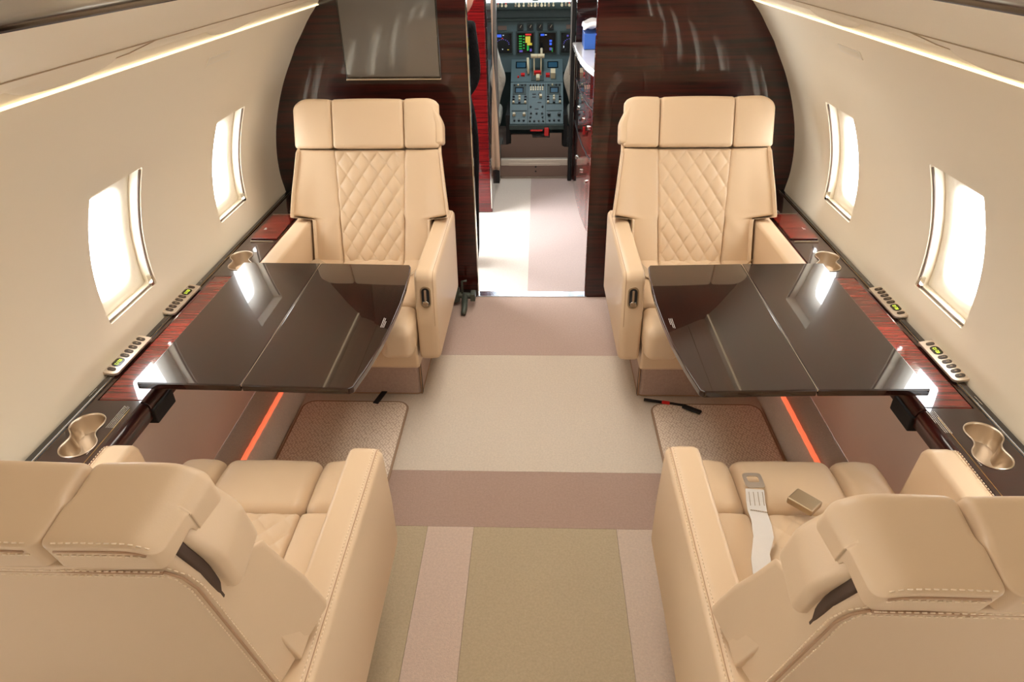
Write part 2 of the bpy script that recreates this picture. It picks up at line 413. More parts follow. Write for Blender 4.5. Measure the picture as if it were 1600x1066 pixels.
# ------------------------------------------------------------------ valance, dark strip, ceiling
VP = [(.884, 1.361), (.878, 1.366), (.868, 1.380), (.845, 1.386), (.82, 1.396), (.79, 1.412), (.75, 1.431), (.70, 1.455), (.65, 1.481), (.60, 1.506)]
def sweep(name, prof, s, y0, y1, m, ny=1, fn=None, parent=None, kind='structure'):
    vs = []; fs = []; n = len(prof)
    for i in range(ny+1):
        y = y0+(y1-y0)*i/ny
        for a, b in prof:
            p = Vector((s*a, y, b)); vs.append(fn(p) if fn else p)
    for i in range(ny):
        for j in range(n-1): fs.append((i*n+j, i*n+j+1, (i+1)*n+j+1, (i+1)*n+j))
    o = mesh(name, vs, fs, m, parent)
    if kind and not parent: o['kind'] = kind
    return o
def densify(prof, k):
    out = []
    for (a, b), (c, d) in zip(prof, prof[1:]):
        for t in range(k): out.append((a+(c-a)*t/k, b+(d-b)*t/k))
    return out+[prof[-1]]
VPd = densify(VP, 8)
def scoop(p):
    x = abs(p.x)
    for c in (1.27, 2.05, .49):
        t = (p.y-c)/.15
        if -1 < t < 1:
            # teardrop: blunt aft end, long pointed fore end; crisp inner edge
            wdt = .024*(1-t*t)**.7*(1.1-.4*t); cx = .826-.010*t
            u = (x-cx)/max(wdt, 1e-4)
            if -1 < u < 1: p.z -= .016*sstep(-1, .75, u)*(1-t*t)**.5
    return p
for s, i in ((-1, 2), (1, 3)):
    sweep('trim_%d' % i, VPd, s, -2.6, YB, 'wall', 560, scoop)
    # panel joints along and across the valance
    pj = MB(); pj.tube([(s*.783, -2.5, 1.4138), (s*.783, 1.5, 1.4138), (s*.783, 3.03, 1.4138)], .0012, 5)
    pj.tube([(s*.783, 1.52, 1.4138), (s*.815, 1.46, 1.3965), (s*.86, 1.38, 1.3815)], .0012, 5); pj.tube([(s*.783, .75, 1.4138), (s*.815, .69, 1.3965), (s*.86, .61, 1.3815)], .0012, 5)
    pj.build('joint', 'joint', bpy.data.objects['trim_%d' % i])
    sweep('trim_%d' % (i+2), [(.60, 1.506), (.597, 1.512), (.55, 1.53), (.45, 1.556), (.40, 1.565), (.39, 1.60)], s, -2.6, YB, 'strip')
    c = box('cove_light', (s*.8790, .2225, 1.3555), (.008, 5.64, .0045), 'cove')
    tag(c, 'warm white light strip glowing along the top of the %s wall' % ('left' if s < 0 else 'right'), 'light', 'strip lights under the valance')
sweep('ceiling', [(.40, 1.595), (.36, 1.70), (.25, 1.765), (0, 1.785), (-.25, 1.765), (-.36, 1.70), (-.40, 1.595)], 1, -2.6, 3.1, 'wall')
for i, s in enumerate((-1, 1)):      # solid backing above the valance
    sweep('trim_%d' % (6+i), [(.39, 1.60), (.95, 1.60), (1.3, 1.2), (1.3, 1.15)], s, -2.6, 3.06, 'wall')
tag(box('wall_back', (0, -2.62, .85), (2.6, .04, 1.9), 'mahog'), kind='structure')

# ------------------------------------------------------------------ lower walls, duct, LED
for s, nm in ((-1, 'left'), (1, 'right')):
    o = sweep('baseboard_%s' % nm, densify([(1.02, .515), (1.04, .45), (1.045, .3), (1.035, .125)], 3), s, -2.6, YB, 'brownpanel')
    o2 = sweep('floor_duct', [(1.036, .125), (.985, .122), (.95, .120), (.934, .108), (.920, .06), (.905, .006)], s, -2.6, YB, 'ductcarpet', kind=None)
    tag(o2, 'grey carpeted duct along the foot of the %s wall' % nm, 'duct', kind='structure')
    l = MB().tube([(s*.938, .9+.02*i, .121+.0012*math.sin(i*2.1)) for i in range(105)], .0085, 8).build('led_strip', 'led')
    tag(l, 'orange glowing light strip along the foot of the %s wall' % nm, 'light', 'strip lights at the floor')

# ------------------------------------------------------------------ front bulkhead
def bulk(name, x0, x1):
    o = box(name, ((x0+x1)/2, YB+.02, .95), (x1-x0, .04, 1.9), 'mahog'); tag(o, kind='structure'); return o
bl = bulk('wall_front_left', -1.35, -.272); br = bulk('wall_front_right', .272, 1.35)
box('edge_trim', (-.2705, YB+.02, .95), (.004, .044, 1.9), 'chrome', bl); box('edge_trim', (.2705, YB+.02, .95), (.004, .044, 1.9), 'red', br)
box('kick_trim', (-.44, YB-.002, .02), (.33, .006, .05), 'black', bl)
tv = empty('wall_screen', (-.593, YB, 1.07), 0, 'grey glossy flat screen on the bulkhead above the left front seat', 'television')
box('bezel', (0, -.006, .2), (.412, .012, .415), 'black', tv, bevel=.003); box('screen', (0, -.0135, .206), (.398, .004, .402), 'screen', tv)
box('lower_rail', (0, -.010, -.006), (.412, .018, .008), 'chrome', tv, bevel=.002)

# ------------------------------------------------------------------ ledges
def fig8(cx, cy, s, r=.041, d=.088, n=72, tilt=.30):
    """outline of a double cup: two round ends joined by a soft waist"""
    pts = []
    for i in range(n):
        t = 2*PI*i/n; y = math.cos(t); x = math.sin(t)
        yy = y*(d/2+r); k = 1-.34*math.exp(-(yy/.020)**2)
        w_ = 0
        for q in (-1, 1):
            dd = yy-q*d/2
            if abs(dd) < r: w_ = max(w_, math.sqrt(r*r-dd*dd))
        w_ = max(w_, .027*(abs(yy) < d/2))
        pts.append(((1 if x >= 0 else -1)*w_ if abs(x) > 1e-6 else 0, yy))
    for _ in range(3): pts = [((pts[i-1][0]+2*p[0]+pts[(i+1) % n][0])/4, (pts[i-1][1]+2*p[1]+pts[(i+1) % n][1])/4) for i, p in enumerate(pts)]
    ca, sa = math.cos(tilt*-s), math.sin(tilt*-s)
    return [(cx+x*ca-y*sa, cy+x*sa+y*ca) for x, y in pts]
def inset(pts, k):
    out = []; n = len(pts)
    A = sum(pts[i][0]*pts[(i+1) % n][1]-pts[(i+1) % n][0]*pts[i][1] for i in range(n))
    for i, p in enumerate(pts):
        a = Vector(pts[i-1]); b = Vector(pts[(i+1) % n]); t = (b-a).normalized(); nr = Vector((-t.y, t.x))*(1 if A > 0 else -1)
        out.append((p[0]+nr.x*k, p[1]+nr.y*k))
    return out
def placard(mb, o, ux, uy, rows, wid, lh, seed):
    rr = random.Random(seed); o = Vector(o); ux = Vector(ux); uy = Vector(uy)
    for i in range(rows):
        x = 0; end = wid*(1 if i < rows-1 else .55)
        while x < end:
            l = rr.uniform(.002, .006)
            p = o+ux*x+uy*(-lh*i); h = lh*.42
            mb.add([p, p+ux*l, p+ux*l+uy*h, p+uy*h], [(0, 1, 2, 3)]); x += l+.0013
LZ = .56
def ledge(s, nm):
    root = empty('side_ledge', (s*1.09, .2, LZ), 0, 'dark glossy wooden ledge running under the %s windows' % nm, 'ledge', 'side ledges')
    root_loc = Vector((s*1.09, .2, LZ))
    kids = []
    def add(o): kids.append(o); return o
    cups = [fig8(s*1.083, y, s) for y in (1.247, 2.268, -.3)]
    X0, X1, X2 = 1.008, 1.128, 1.185
    def q(x0, x1, y0, y1): a, b = sorted((s*x0, s*x1)); return [(a, y0), (b, y0), (b, y1), (a, y1)]
    # top boards
    add(plate('ledge_top', q(X0, X1+.012, -2.6, 1.388), [cups[0], cups[2]], LZ-.012, LZ, 'ledge2'))
    add(plate('ledge_top', q(X0, X1+.012, 2.135, YB), [cups[1]], LZ-.012, LZ, 'ledge2'))
    add(plate('ledge_top', q(X1, X1+.012, 1.388, 2.135), [], LZ-.012, LZ, 'ledge2'))
    lid = add(box('stowage_lid', (s*(X0+X1-.003)/2, 1.7615, LZ-.006), (X1-X0-.003, .741, .0125), 'ledge', bevel=.0015))
    lid2 = add(box('stowage_lid', (s*1.066, 2.60, LZ+.0025), (.105, .26, .005), 'ledge', bevel=.0015))
    add(box('joint', (s*1.066, 2.736, LZ+.003), (.11, .006, .006), 'nickel')); add(box('joint', (s*1.066, 2.445, LZ+.002), (.09, .004, .005), 'nickel'))
    # outer rail: dark gloss slot with gold pinstripe
    rail = MB()
    rp = [(X1+.012, LZ-.012), (X1+.012, LZ+.002), (X1+.016, LZ+.006), (X1+.030, LZ+.007), (X1+.034, LZ-.006), (X1+.046, LZ-.006), (X1+.05, LZ+.012), (X2+.01, LZ+.014), (X2+.01, LZ-.012)]
    rail.prism(rp, lambda a, b, d: Vector((s*a, d, b)), -2.6, YB); add(rail.build('outer_rail', 'black', bevel=.001, smooth=True))
    add(box('pinstripe', (s*(X1+.0135), .22, LZ+.0035), (.0014, 5.64, .0012), 'gold'))
    add(box('pinstripe', (s*(X0+.012), -.3, LZ+.0003), (.0014, 3.3, .0012), 'gold'))
    # inner nose, rounded
    nose = [(X0+.004, LZ), (X0-.006, LZ-.002), (X0-.016, LZ-.010), (X0-.022, LZ-.026), (X0-.020, LZ-.052), (X0+.010, LZ-.058), (X0+.010, LZ-.012)]
    nz = MB(); nz.prism(nose, lambda a, b, d: Vector((s*a, d, b)), -2.6, 1.38); add(nz.build('ledge_nose', 'mahog', smooth=True, bevel=.002))
    nz = MB(); nz.prism(nose, lambda a, b, d: Vector((s*a, d, b)), 2.12, YB); add(nz.build('ledge_nose', 'mahog', smooth=True, bevel=.002))
    nz = MB(); nz.prism(nose, lambda a, b, d: Vector((s*a, d, b)), 1.385, 2.115); add(nz.build('ledge_nose', 'mahog', smooth=True, bevel=.002))
    add(box('table_slot', (s*.995, 1.43, .513), (.035, .10, .045), 'blackm', bevel=.004)); add(box('table_slot', (s*.995, 1.99, .513), (.035, .10, .045), 'blackm', bevel=.004))
    # cup holders
    for ci, c in enumerate(cups[:2]):
        n = len(c); cx = sum(p[0] for p in c)/n; cy = sum(p[1] for p in c)/n
        sc = lambda k: inset(c, (1-k)*.05)
        rings = [(sc(1.05), LZ+.0005), (sc(1.04), LZ+.003), (sc(1.0), LZ+.003), (sc(.97), LZ-.002), (sc(.93), LZ-.040), (sc(.86), LZ-.048)]
        vs = [Vector((x, y, z)) for r_, z in rings for x, y in r_]; fs = []
        for a in range(len(rings)-1): fs += [(a*n+i, a*n+(i+1) % n, (a+1)*n+(i+1) % n, (a+1)*n+i) for i in range(n)]
        cup = add(mesh('cup_holder', vs, fs, 'nickel'))
        b = sc(.86); mesh('cup_floor', [(x, y, LZ-.048) for x, y in b]+[(cx, cy, LZ-.048)], [(i, (i+1) % n, n) for i in range(n)], 'panelmetal', cup)
    # control panels
    for cyy, flip in ((1.592, 1), (1.935, -1)):
        A = s*.26*1
        Rm = Matrix.Rotation(-s*.22, 4, 'Y')    # faces slightly inboard
        base = Matrix.Translation((s*1.153, cyy, LZ+.016)) @ Rm
        # local x: outboard(+)/inboard(-) * s ; local y along the ledge
        ol = fillet([(-.023, -.100), (.023, -.100), (.023, .100), (-.023, .100)], [.016, .016, .002, .002])
        pm = MB(); pm.prism(ol, lambda a, b, d: base @ Vector((a, b, d)), -.008, 0); p = add(pm.build('control_panel', 'panelmetal', bevel=.0012))
        d = flip*-s
        def ov(cyl_, wd, ht, z0, z1, m, name, par):
            o_ = rrect(-wd/2, wd/2, cyl_-ht/2, cyl_+ht/2, min(wd, ht)*.45); mb = MB(); mb.prism(o_, lambda a, b, e: base @ Vector((a, b, e)), z0, z1); return mb.build(name, m, par, smooth=False)
        ov(-.080*d, .022, .014, 0, .0015, 'btn', 'button', p)
        scn = ov(-.045*d, .024, .042, 0, .0008, 'lcd', 'display', p)
        for k in range(5):
            yk = (-.010+.0225*k)*d
            ov(yk, .024, .015, 0, .0016, 'btn', 'button', p)
            gl = MB()
            if k < 2:
                gl.box((0, 0, 0), (.005, .0022, .0004)); gl.box((.0045, .0, 0), (.002, .005, .0004))
            else: gl.box((0, 0, 0), (.006, .005, .0003))
            me = gl; vs = [base @ (Vector(v)+Vector((0, yk, .0018))) for v in me.v]; mesh('button_symbol', vs, me.f, 'glyph', p, smooth=False)
        T = base @ Matrix.Translation((0, -.045*d, .0011)) @ Matrix.Rotation(PI/2*(1 if s > 0 else -1), 4, 'Z')
        text('digits', '02:12', .013, T, 'lcdtxt', p)
    pm = MB()
    placard(pm, (s*1.035+ (0.0), 1.315, LZ+.0006), (0, 1 if s < 0 else -1, 0), (-1 if s < 0 else 1, 0, 0), 5, .075, .0048, 3)
    if s > 0:
        pm = MB(); placard(pm, (1.022, 1.375, LZ+.0006), (0, -1, 0), (1, 0, 0), 5, .085, .0048, 3)
    else:
        pm = MB(); placard(pm, (-1.040, 1.275, LZ+.0006), (0, 1, 0), (-1, 0, 0), 5, .085, .0048, 4)
    placard(pm, (s*1.030, 1.175, LZ+.0006), (0, 1, 0), (-1, 0, 0), 1, .07, .005, 5)
    placard(pm, (s*1.150, 1.395, LZ+.0078), (0, 1, 0), (-1, 0, 0), 1, .06, .005, 6)
    placard(pm, (s*1.150, 2.07, LZ+.0078), (0, 1, 0), (-1, 0, 0), 1, .03, .005, 7)
    placard(pm, (s*1.095, 2.56, LZ+.0055), (0, 1, 0), (-1, 0, 0), 2, .022, .006, 8)
    placard(pm, (s*1.04, 2.76, LZ+.0006), (0, 1, 0), (-1, 0, 0), 5, .05, .005, 9)
    add(tag(pm.build('placard_print', 'white', smooth=False), kind='stuff'))
    bpy.context.view_layer.update()
    for o in kids:
        o.data.transform(Matrix.Translation(-root_loc))
        for ch in o.children: ch.data.transform(Matrix.Translation(-root_loc))
        o.parent = root
    return root
ledge(-1, 'left'); ledge(1, 'right')

# ------------------------------------------------------------------ tables
def table(s, nm):
    tilt = .0175
    root = empty('folding_table', (s*.99, 1.74, .632), 0, 'glossy dark wooden fold-out table with curved edge at the %s front seat' % nm, 'table', 'fold-out tables')
    root.rotation_euler = (0, -s*tilt*-1, 0) if False else (0, s*-tilt, 0)
    # local x: 0 at the wall, -s towards the aisle
    def P(a, b, d): return Vector((-s*a, b, d))
    y0, y1 = -.372, .362
    outer = [(0, y0), (.268, y0), (.268, y1), (.0, y1-.004)]
    inner = [(.2705, y0), (.545, y0-.004), (.556, y0+.004)]
    cur = [(.572, -.275), (.586, -.16), (.594, -.03), (.597, .08), (.595, .19), (.590, .29), (.585, .345)]
    inner += cur+[(.578, y1-.001), (.2705, y1)]
    for nme, ol in (('table_leaf', outer), ('table_leaf', inner)):
        mb = MB(); mb.prism(ol, P, -.020, 0); mb.build(nme, 'table', root, bevel=.0035, smooth=True, seg=3)
    box('hinge_strip', (-s*.2692, -.005, -.003), (.0022, .73, .0045), 'chrome', root)
    pm = MB(); placard(pm, (-s*.566, -.07 if s < 0 else -.01, .0006), (0, 1 if s < 0 else -1, 0), (-1 if s < 0 else 1, 0, 0), 3, .055, .0045, 12); tag(pm.build('placard_print', 'white', root, smooth=False), kind='stuff')
    box('support_arm', (-s*.12, -.30, -.032), (.24, .035, .022), 'blackm', root, bevel=.003); box('support_arm', (-s*.12, .29, -.032), (.24, .035, .022), 'blackm', root, bevel=.003)
table(-1, 'left'); table(1, 'right')

# ------------------------------------------------------------------ floor mats
def floormat(s, nm):
    root = empty('floor_mat', (s*.68, 1.9, .006), 0, 'woven beige floor mat with bound edge in the %s footwell' % nm, 'mat', 'floor mats')
    ol = fillet([(-.205, -.45), (.21, -.45), (.21, .225), (-.205, .225)], [.03, .03, .045, .045], 6)
    MB().prism(ol, lambda a, b, d: Vector((s*a, b, d)), 0, .010).build('mat_pile', 'weave', root, bevel=.003)
    MB().tube([(s*a, b, .006) for a, b in ol], .0052, 6, closed=True).build('mat_binding', 'binding', root)
floormat(-1, 'left'); floormat(1, 'right')

# ------------------------------------------------------------------ seats
def seat(loc, rz, s, lean, front, label, belt):
    """s: local x sign of the aisle side; +y is the way the sitter faces"""
    root = empty('cabin_seat', loc, rz, label, 'seat', 'cream leather cabin seats')
    th = math.radians(lean); cs, sn = math.cos(th), math.sin(th)
    def B(u, w, v): return Vector((u, -.09-v*sn+w*cs, .42+v*cs+w*sn))
    # pedestal
    ped = MB(); ol = fillet([(-.222, -.26), (.222, -.26), (.222, .262), (-.222, .262)], [.02]*4, 4)
    ped.prism(ol, lambda a, b, d: Vector((a, b, d)), .006, .21); pd = ped.build('pedestal', 'pedestal', root, bevel=.004)
    pp = MB()
    for dx in (-.008, .010): pp.tube([(s*(.222)+s*dx*0, .262-.012+dx, .01), (s*.224, .262-.012+dx, .20)], .003, 6)
    pp.tube([(a, b, .012) for a, b in ol], .003, 5, closed=True); pp.build('piping', 'leather_edge', pd)
    zp = MB(); zp.box((s*.2225, .252, .105), (.006, .014, .19)); zp.build('zip', 'blackm', pd, smooth=False)
    # seat pan
    ol = fillet([(-.26, .18), (.375, .20), (.385, .33), (-.26, .33)], [.01, .03, .02, .01], 5)
    MB().prism([(y, z) for y, z in ol], lambda a, b, d: Vector((d, a, b)), -.245, .245).build('seat_pan', 'leather', root, bevel=.01)
    # arms
    for sd in (s, -s):
        pts = [(-.285, .588), (.356, .592), (.380, .40), (.380, .245), (-.255, .225)]
        ol = fillet(pts, [.012, .035, .10, .03, .02], 7)
        xo, xi = sd*.330, sd*.253
        n = len(ol); vs = []; fs = []
        cy = sum(p[0] for p in ol)/n; cz = sum(p[1] for p in ol)/n
        # cross-section stations from inner to outer with soft shoulders
        stn = [(0, .012), (.004, .004), (.012, 0), (.050, 0), (.066, .003), (.074, .011), (.077, .022)]
        C = [Vector(p) for p in ol]
        for dx, ins in stn:
            for i, p in enumerate(C):
                a = C[i-1]; b = C[(i+1) % n]; t = (b-a).normalized(); nr = Vector((t.y, -t.x))
                if nr.dot(p-Vector((cy, cz))) > 0: nr = -nr
                qv = p+nr*ins; vs.append(Vector((xi+(xo-xi)*dx/.077, qv.x, qv.y)))
        m_ = len(stn)
        for k in range(m_-1): fs += [(k*n+i, k*n+(i+1) % n, (k+1)*n+(i+1) % n, (k+1)*n+i) for i in range(n)]
        fs += [tuple(range(n)), tuple((m_-1)*n+i for i in range(n-1, -1, -1))]
        arm = mesh('armrest', vs, fs, 'leather', root)
        arm.modifiers.new('wn', 'WEIGHTED_NORMAL')
        # seam line along the outer shoulder
        sm = MB(); lo = []
        for i, p in enumerate(C):
            a = C[i-1]; b = C[(i+1) % n]; t = (b-a).normalized(); nr = Vector((t.y, -t.x))
            if nr.dot(p-Vector((cy, cz))) > 0: nr = -nr
            qv = p+nr*.0028; lo.append(Vector((xi+(xo-xi)*.066/.077, qv.x, qv.y)))
        top = [p for p in lo if p.z > .30 and (p.y > .1 or p.z > .582)]
        top.sort(key=lambda p: (-(p.z > .58), p.y if p.z > .58 else 10-p.z))
        sm.tube(top, .0009, 6); sm.build('seam', 'leather_edge', arm)
        if not front:
            st = MB(); stitches(st, [p+Vector((sd*.004, 0, -.0018+.001)) for p in top if p.z > .5]); stitches(st, [p+Vector((-sd*.006, 0, .0028)) for p in top if p.z > .585]); st.build('stitching', 'thread', arm)
        if sd == s:
            # recline handle in its oval cup on the arm's front end
            cx = sd*.292; bz = .505
            fy = lambda z: .356+(.592-z)*(.024/.192)
            tl = math.atan2(.024, .192)
            Rm = Matrix.Translation((cx, fy(bz)+.0005, bz)) @ Matrix.Rotation(tl, 4, 'X') @ Matrix.Rotation(-PI/2, 4, 'X')
            def lp(a, b, d): return Rm @ Vector((a, b, d))
            o1 = rrect(-.019, .019, -.040, .040, .018); h = MB(); h.prism(o1, lp, -.002, .003); hd = h.build('recline_handle', 'bucklem', root, bevel=.001)
            o2 = rrect(-.014, .014, -.034, .034, .0135); h = MB(); h.prism(o2, lp, .0028, .0036); h.build('handle_well', 'blackm', hd, smooth=False)
            h = MB(); h.prism(rrect(-.011, .011, .012, .031, .008), lp, .0036, .011); h.build('handle_grip', 'chrome', hd, bevel=.002)
            h = MB(); h.prism(rrect(-.004, .004, -.028, .012, .003), lp, .0036, .0075); h.build('handle_lever', 'nickel', hd, bevel=.001)
    # cushion: front bolster in three, then side strips and quilted centre
    yf = .47 if front else .497
    ys = .293
    for a, b, nme in ((-.250, -.128, 'cushion_side'), (-.128, .128, 'cushion_front'), (.128, .250, 'cushion_side')):
        def cf(x, y, z, a=a, b=b):
            puff = .007*(1-(2*x/(b-a))**2)*(1 if z > 0 else 0)*(1-min(1, abs(y)/.12)**2)
            wr = .0012*math.sin(x*95+3*math.sin(y*30))*math.exp(-(x/.05)**2) if z > 0 else 0
            dz = -.012*max(0, y/.1)**2 if y > 0 else 0
            return Vector(((a+b)/2+x, (yf+ys)/2+y, .372+z+puff+wr+dz))
        soft(nme, (b-a, yf-ys, .125), .032 if True else .03, (10, 10, 4), cf, 'leather', root)
    for sg in (-1, 1):
        def cf(x, y, z):
            return Vector((sg*.189+x, .085+y, .372+z+(.004*(1-(x/.061)**2) if z > 0 else 0)))
        soft('cushion_side', (.122, .412, .125), .014, (6, 16, 3), cf, 'leather', root)
    def quilt(x, y, px, py):
        a = PI*(x/px+y/py); b = PI*(x/px-y/py); return (abs(math.sin(a))*abs(math.sin(b)))**.32
    def cf(x, y, z):
        top = max(0, min(1, (z-.04)/.015)); e = min(1, (.127-abs(x))/.008)*min(1, (.206-abs(y))/.008); e = max(0, e)
        return Vector((x, .085+y, .368+z+top*e*.0075*quilt(x, y, .064, .075)))
    soft('quilted_cushion', (.254, .412, .122), .010, (64, 100, 1), cf, 'leather', root, R=2)
    # backrest
    def Wf(v):
        if v < .19: return .246
        t = (v-.19)/.28; return .328-.034*max(0, min(1, t))
    def step(v): return sstep(.191, .199, v)
    def Wo(v): return .246+(Wf(max(v, .2))-.246)*step(v)
    def In(v): return .127+.020*max(0, v)/.46
    for sg in (-1, 1):
        def bf(x, y, z, sg=sg):   # x across 0..1 (inner->outer), y up, z forward
            v = .225+y; t = (x+.5*.18)/.18
            i, o_ = In(v), Wo(v)
            u = i+(o_-i)*t
            fwd = 0.0
            if v > .15: fwd = .030*sstep(.45, 1.0, t)*(1-.75*sstep(.25, .46, v))
            fwd *= step(v); k_ = 1-.80*sstep(.5, .95, t)*step(v); z = .031+(z-.031)*k_; pf = .008*(1-(2*t-1)**2)*(1 if z > 0 else 0)
            wr = .0012*math.sin((v*70+t*9))*math.exp(-((v-.17)/.06)**2)*(1 if z > 0 else 0)
            u -= .006*step(v); return B(sg*u, -.033+z+fwd+pf+wr, v)
        soft('back_side_pad', (.18, .475, .062), .015, (12, 60, 3), bf, 'leather', root, R=3)
    def bf(x, y, z):
        v = .225+y; i = In(v); u = x/.13*(i+.001)
        top = max(0, min(1, (z-.012)/.012)); e = max(0, min(1, (.130-abs(x))/.007))*max(0, min(1, (.237-abs(y))/.007))
        return B(u, -.038+z+top*e*.0085*quilt(x, y, .0585, .092), v)
    soft('quilted_back', (.26, .474, .060), .010, (76, 150, 1), bf, 'leather', root, R=2)
    # shell behind
    secs = []
    for v in (.0, .10, .183, .192, .23, .30, .38, .45, .50, .56, .612):
        W_ = (.244 if v < .188 else .328-.034*min(1, (v-.19)/.28)) + (0 if v < .48 else -.0)
        Bk = .236 if v < .188 else .278
        fw = .0 if v < .188 else .030*(1-.75*sstep(.25, .46, v))-.004
        if v > .47: fw = -.028; W_ = .290-.026*sstep(.54, .61, v); Bk = .278-.016*sstep(.54, .61, v)
        dep = -.096
        half = [(W_-.002, fw+.020 if v < .47 else fw), (W_, fw+.008 if v < .47 else fw-.008), (Bk+.005, dep+.010), (Bk, dep+.003), (Bk-.010, dep), (Bk*.5, dep-.006)]
        pts = [(u, w_) for u, w_ in half]+[(-u, w_) for u, w_ in half[::-1]]
        pts += [(-(W_-.012), fw+.012 if v < .47 else fw), (-(W_-.022), -.052), ((W_-.022), -.052), ((W_-.012), fw+.012 if v < .47 else fw)]
        secs.append([B(u, w_, v) for u, w_ in pts])
    n = len(secs[0]); vs = [p for c in secs for p in c]; fs = []
    for k in range(len(secs)-1): fs += [(k*n+i, (k+1)*n+i, (k+1)*n+(i+1) % n, k*n+(i+1) % n) for i in range(n)]
    fs += [tuple(range(n-1, -1, -1)), tuple((len(secs)-1)*n+i for i in range(n))]
    sh = mesh('back_shell', vs, fs, 'leather', root, bevel=.004, seg=3, angle=30)
    for sg in (-1, 1):
        ln = [B(sg*.279, -.0955, v) for v in (.195, .25, .3, .35, .4, .45, .5, .55)]+[B(sg*.272, -.0965, .58), B(sg*.258, -.0985, .599)]
        t2 = MB(); t2.tube(ln, .0018, 6); t2.build('seam', 'leather_edge', sh)
        if not front:
            st = MB(); stitches(st, [p+Vector((-sg*.007, -.0022, 0)) for p in ln]); stitches(st, [p+Vector((sg*.0055, .004, 0)) for p in ln]); st.build('stitching', 'thread', sh)
    t2 = MB(); t2.tube([B(u, -.1005, .600) for u in (-.258, -.13, 0, .13, .258)], .0018, 6); t2.build('seam', 'leather_edge', sh)
    if not front:
        st = MB(); stitches(st, [B(u, -.1022, .594) for u in (-.258, -.13, 0, .13, .258)]); stitches(st, [B(u, -.1022, .606) for u in (-.258, -.13, 0, .13, .258)]); st.build('stitching', 'thread', sh)
    # headrest: three segments wrapping over the top
    segs = ((-.303 if s > 0 else -.290, -.1460), (-.1440, .1440), (.1460, .303 if s < 0 else .290))
    for a, b in segs:
        end = -1 if a < -.2 else (1 if b > .2 else 0)
        def hf(x, y, z, a=a, b=b, end=end):   # y up, z forward
            u = (a+b)/2+x; w_ = -.044+z; t = (z+.061)/.122
            vb = .467+.150*(1-sstep(.42, .60, t)); vt = .655+.012*(1-t)
            q = (y+.086)/.172; v = vb+(vt-vb)*q
            if end and u*end > .235:
                e_ = (u*end-.235)/.068; v -= .030*e_**2.4*sstep(.3, 1, q); w_ -= .008*e_*e_*(1 if z > 0 else 0)
                if end == s: u -= end*e_*.020*(1-t)
            pf = 1-(2*x/(b-a))**2
            if z > .03: w_ += .006*pf*(1-(2*q-1)**2)
            if y > .04: v += .003*pf
            return B(u, w_, v)
        hr = soft('headrest_pad', (b-a, .172, .122), .014, (12, 12, 26), hf, 'leather', root, R=5)
        if not front:
            st = MB()
            e0, e1 = a+.016, b-.016
            for zz, yy in ((-.0612, .030), (-.056, .0868)):
                stitches(st, [Vector(hf(e0+(e1-e0)*k/8-(a+b)/2, yy, zz))+Vector((0, -.0008, 0)) for k in range(9)])
            st.build('stitching', 'thread', hr)
            sm = MB(); sm.tube([Vector(hf(e0+(e1-e0)*k/8-(a+b)/2, 0.050, -.0616)) for k in range(9)], .0016, 6); sm.build('seam', 'leather_edge', hr)
    # side flap of the headrest and, behind it, a dark strip painting the shaded strap slot, aisle side
    def ef(x, y, z):
        v = .557+y; return B(s*(.286+x-.030*sstep(.55, .635, v)), -.024+z, v)
    soft('headrest_flap', (.034, .150, .084), .012, (3, 14, 8), ef, 'leather', root)
    def ef(x, y, z): return B(s*(.2755+x-.012*sstep(.55, .62, .551+y)), -.073+z, .551+y)
    soft('strap_slot_shade', (.018, .135, .016), .004, (2, 8, 2), ef, 'slot', root, R=2)
    # belts
    def strap(pts, wid, m, name, par, side=Vector((1, 0, 0)), th_=.0018):
        vs = []; fs = []
        for i, p in enumerate(pts):
            p = Vector(p[:3]); sdv = Vector(pts[i][3]) if len(pts[i]) > 3 else side
            sdv = sdv.normalized()*wid/2
            vs += [p-sdv, p+sdv, p+sdv+Vector((0, 0, th_)), p-sdv+Vector((0, 0, th_))]
        for i in range(len(pts)-1):
            for k in range(4): fs.append((4*i+k, 4*i+(k+1) % 4, 4*i+4+(k+1) % 4, 4*i+4+k))
        fs += [(3, 2, 1, 0), tuple(4*(len(pts)-1)+k for k in range(4))]
        return mesh(name, vs, fs, m, par, smooth=False)
    if belt == 'front':
        b1 = strap([(s*.235, -.06, .452), (s*.215, .0, .448), (s*.19, .06, .446), (s*.16, .10, .446)], .046, 'belt2', 'seat_belt', root, Vector((.5, s*.5*0+.5, 0)))
        b2 = strap([(-s*.235, -.05, .455), (-s*.20, .0, .462), (-s*.16, .03, .455)], .046, 'belt2', 'seat_belt', root, Vector((.4, .6, 0)))
        box('buckle', (-s*.15, .045, .462), (.055, .04, .018), 'bucklem', b2, bevel=.004)
    elif belt == 'laid':
        b1 = strap([(-.160, -.02, .452, (1, 0, 0)), (-.158, .07, .4555, (1, 0, 0)), (-.148, .14, .458, (1, .25, 0)), (-.128, .19, .462, (1, -.1, 0)), (-.120, .235, .460, (1, -.35, 0)), (-.118, .27, .455, (1, -.2, 0)), (-.112, .305, .452, (1, -.1, 0)), (-.104, .345, .454, (1, -.1, 0))], .043, 'belt', 'seat_belt', root)
        st = MB()
        for k in range(4): stitches(st, [(-.128+.0105*k, .292, .456), (-.121+.0105*k, .335, .4575)], step=.004, ln=.0025)
        stitches(st, [(-.133, .275, .4585), (-.095, .268, .4585)], step=.004, ln=.003, r=.0012); st.build('belt_stitching', 'bucklem', b1)
        tg = MB(); cx, cy = -.100, .372
        o1 = rrect(-.023, .023, -.024, .026, .010, 4); i1 = rrect(-.014, .014, -.006, .016, .005, 4); n = len(o1)
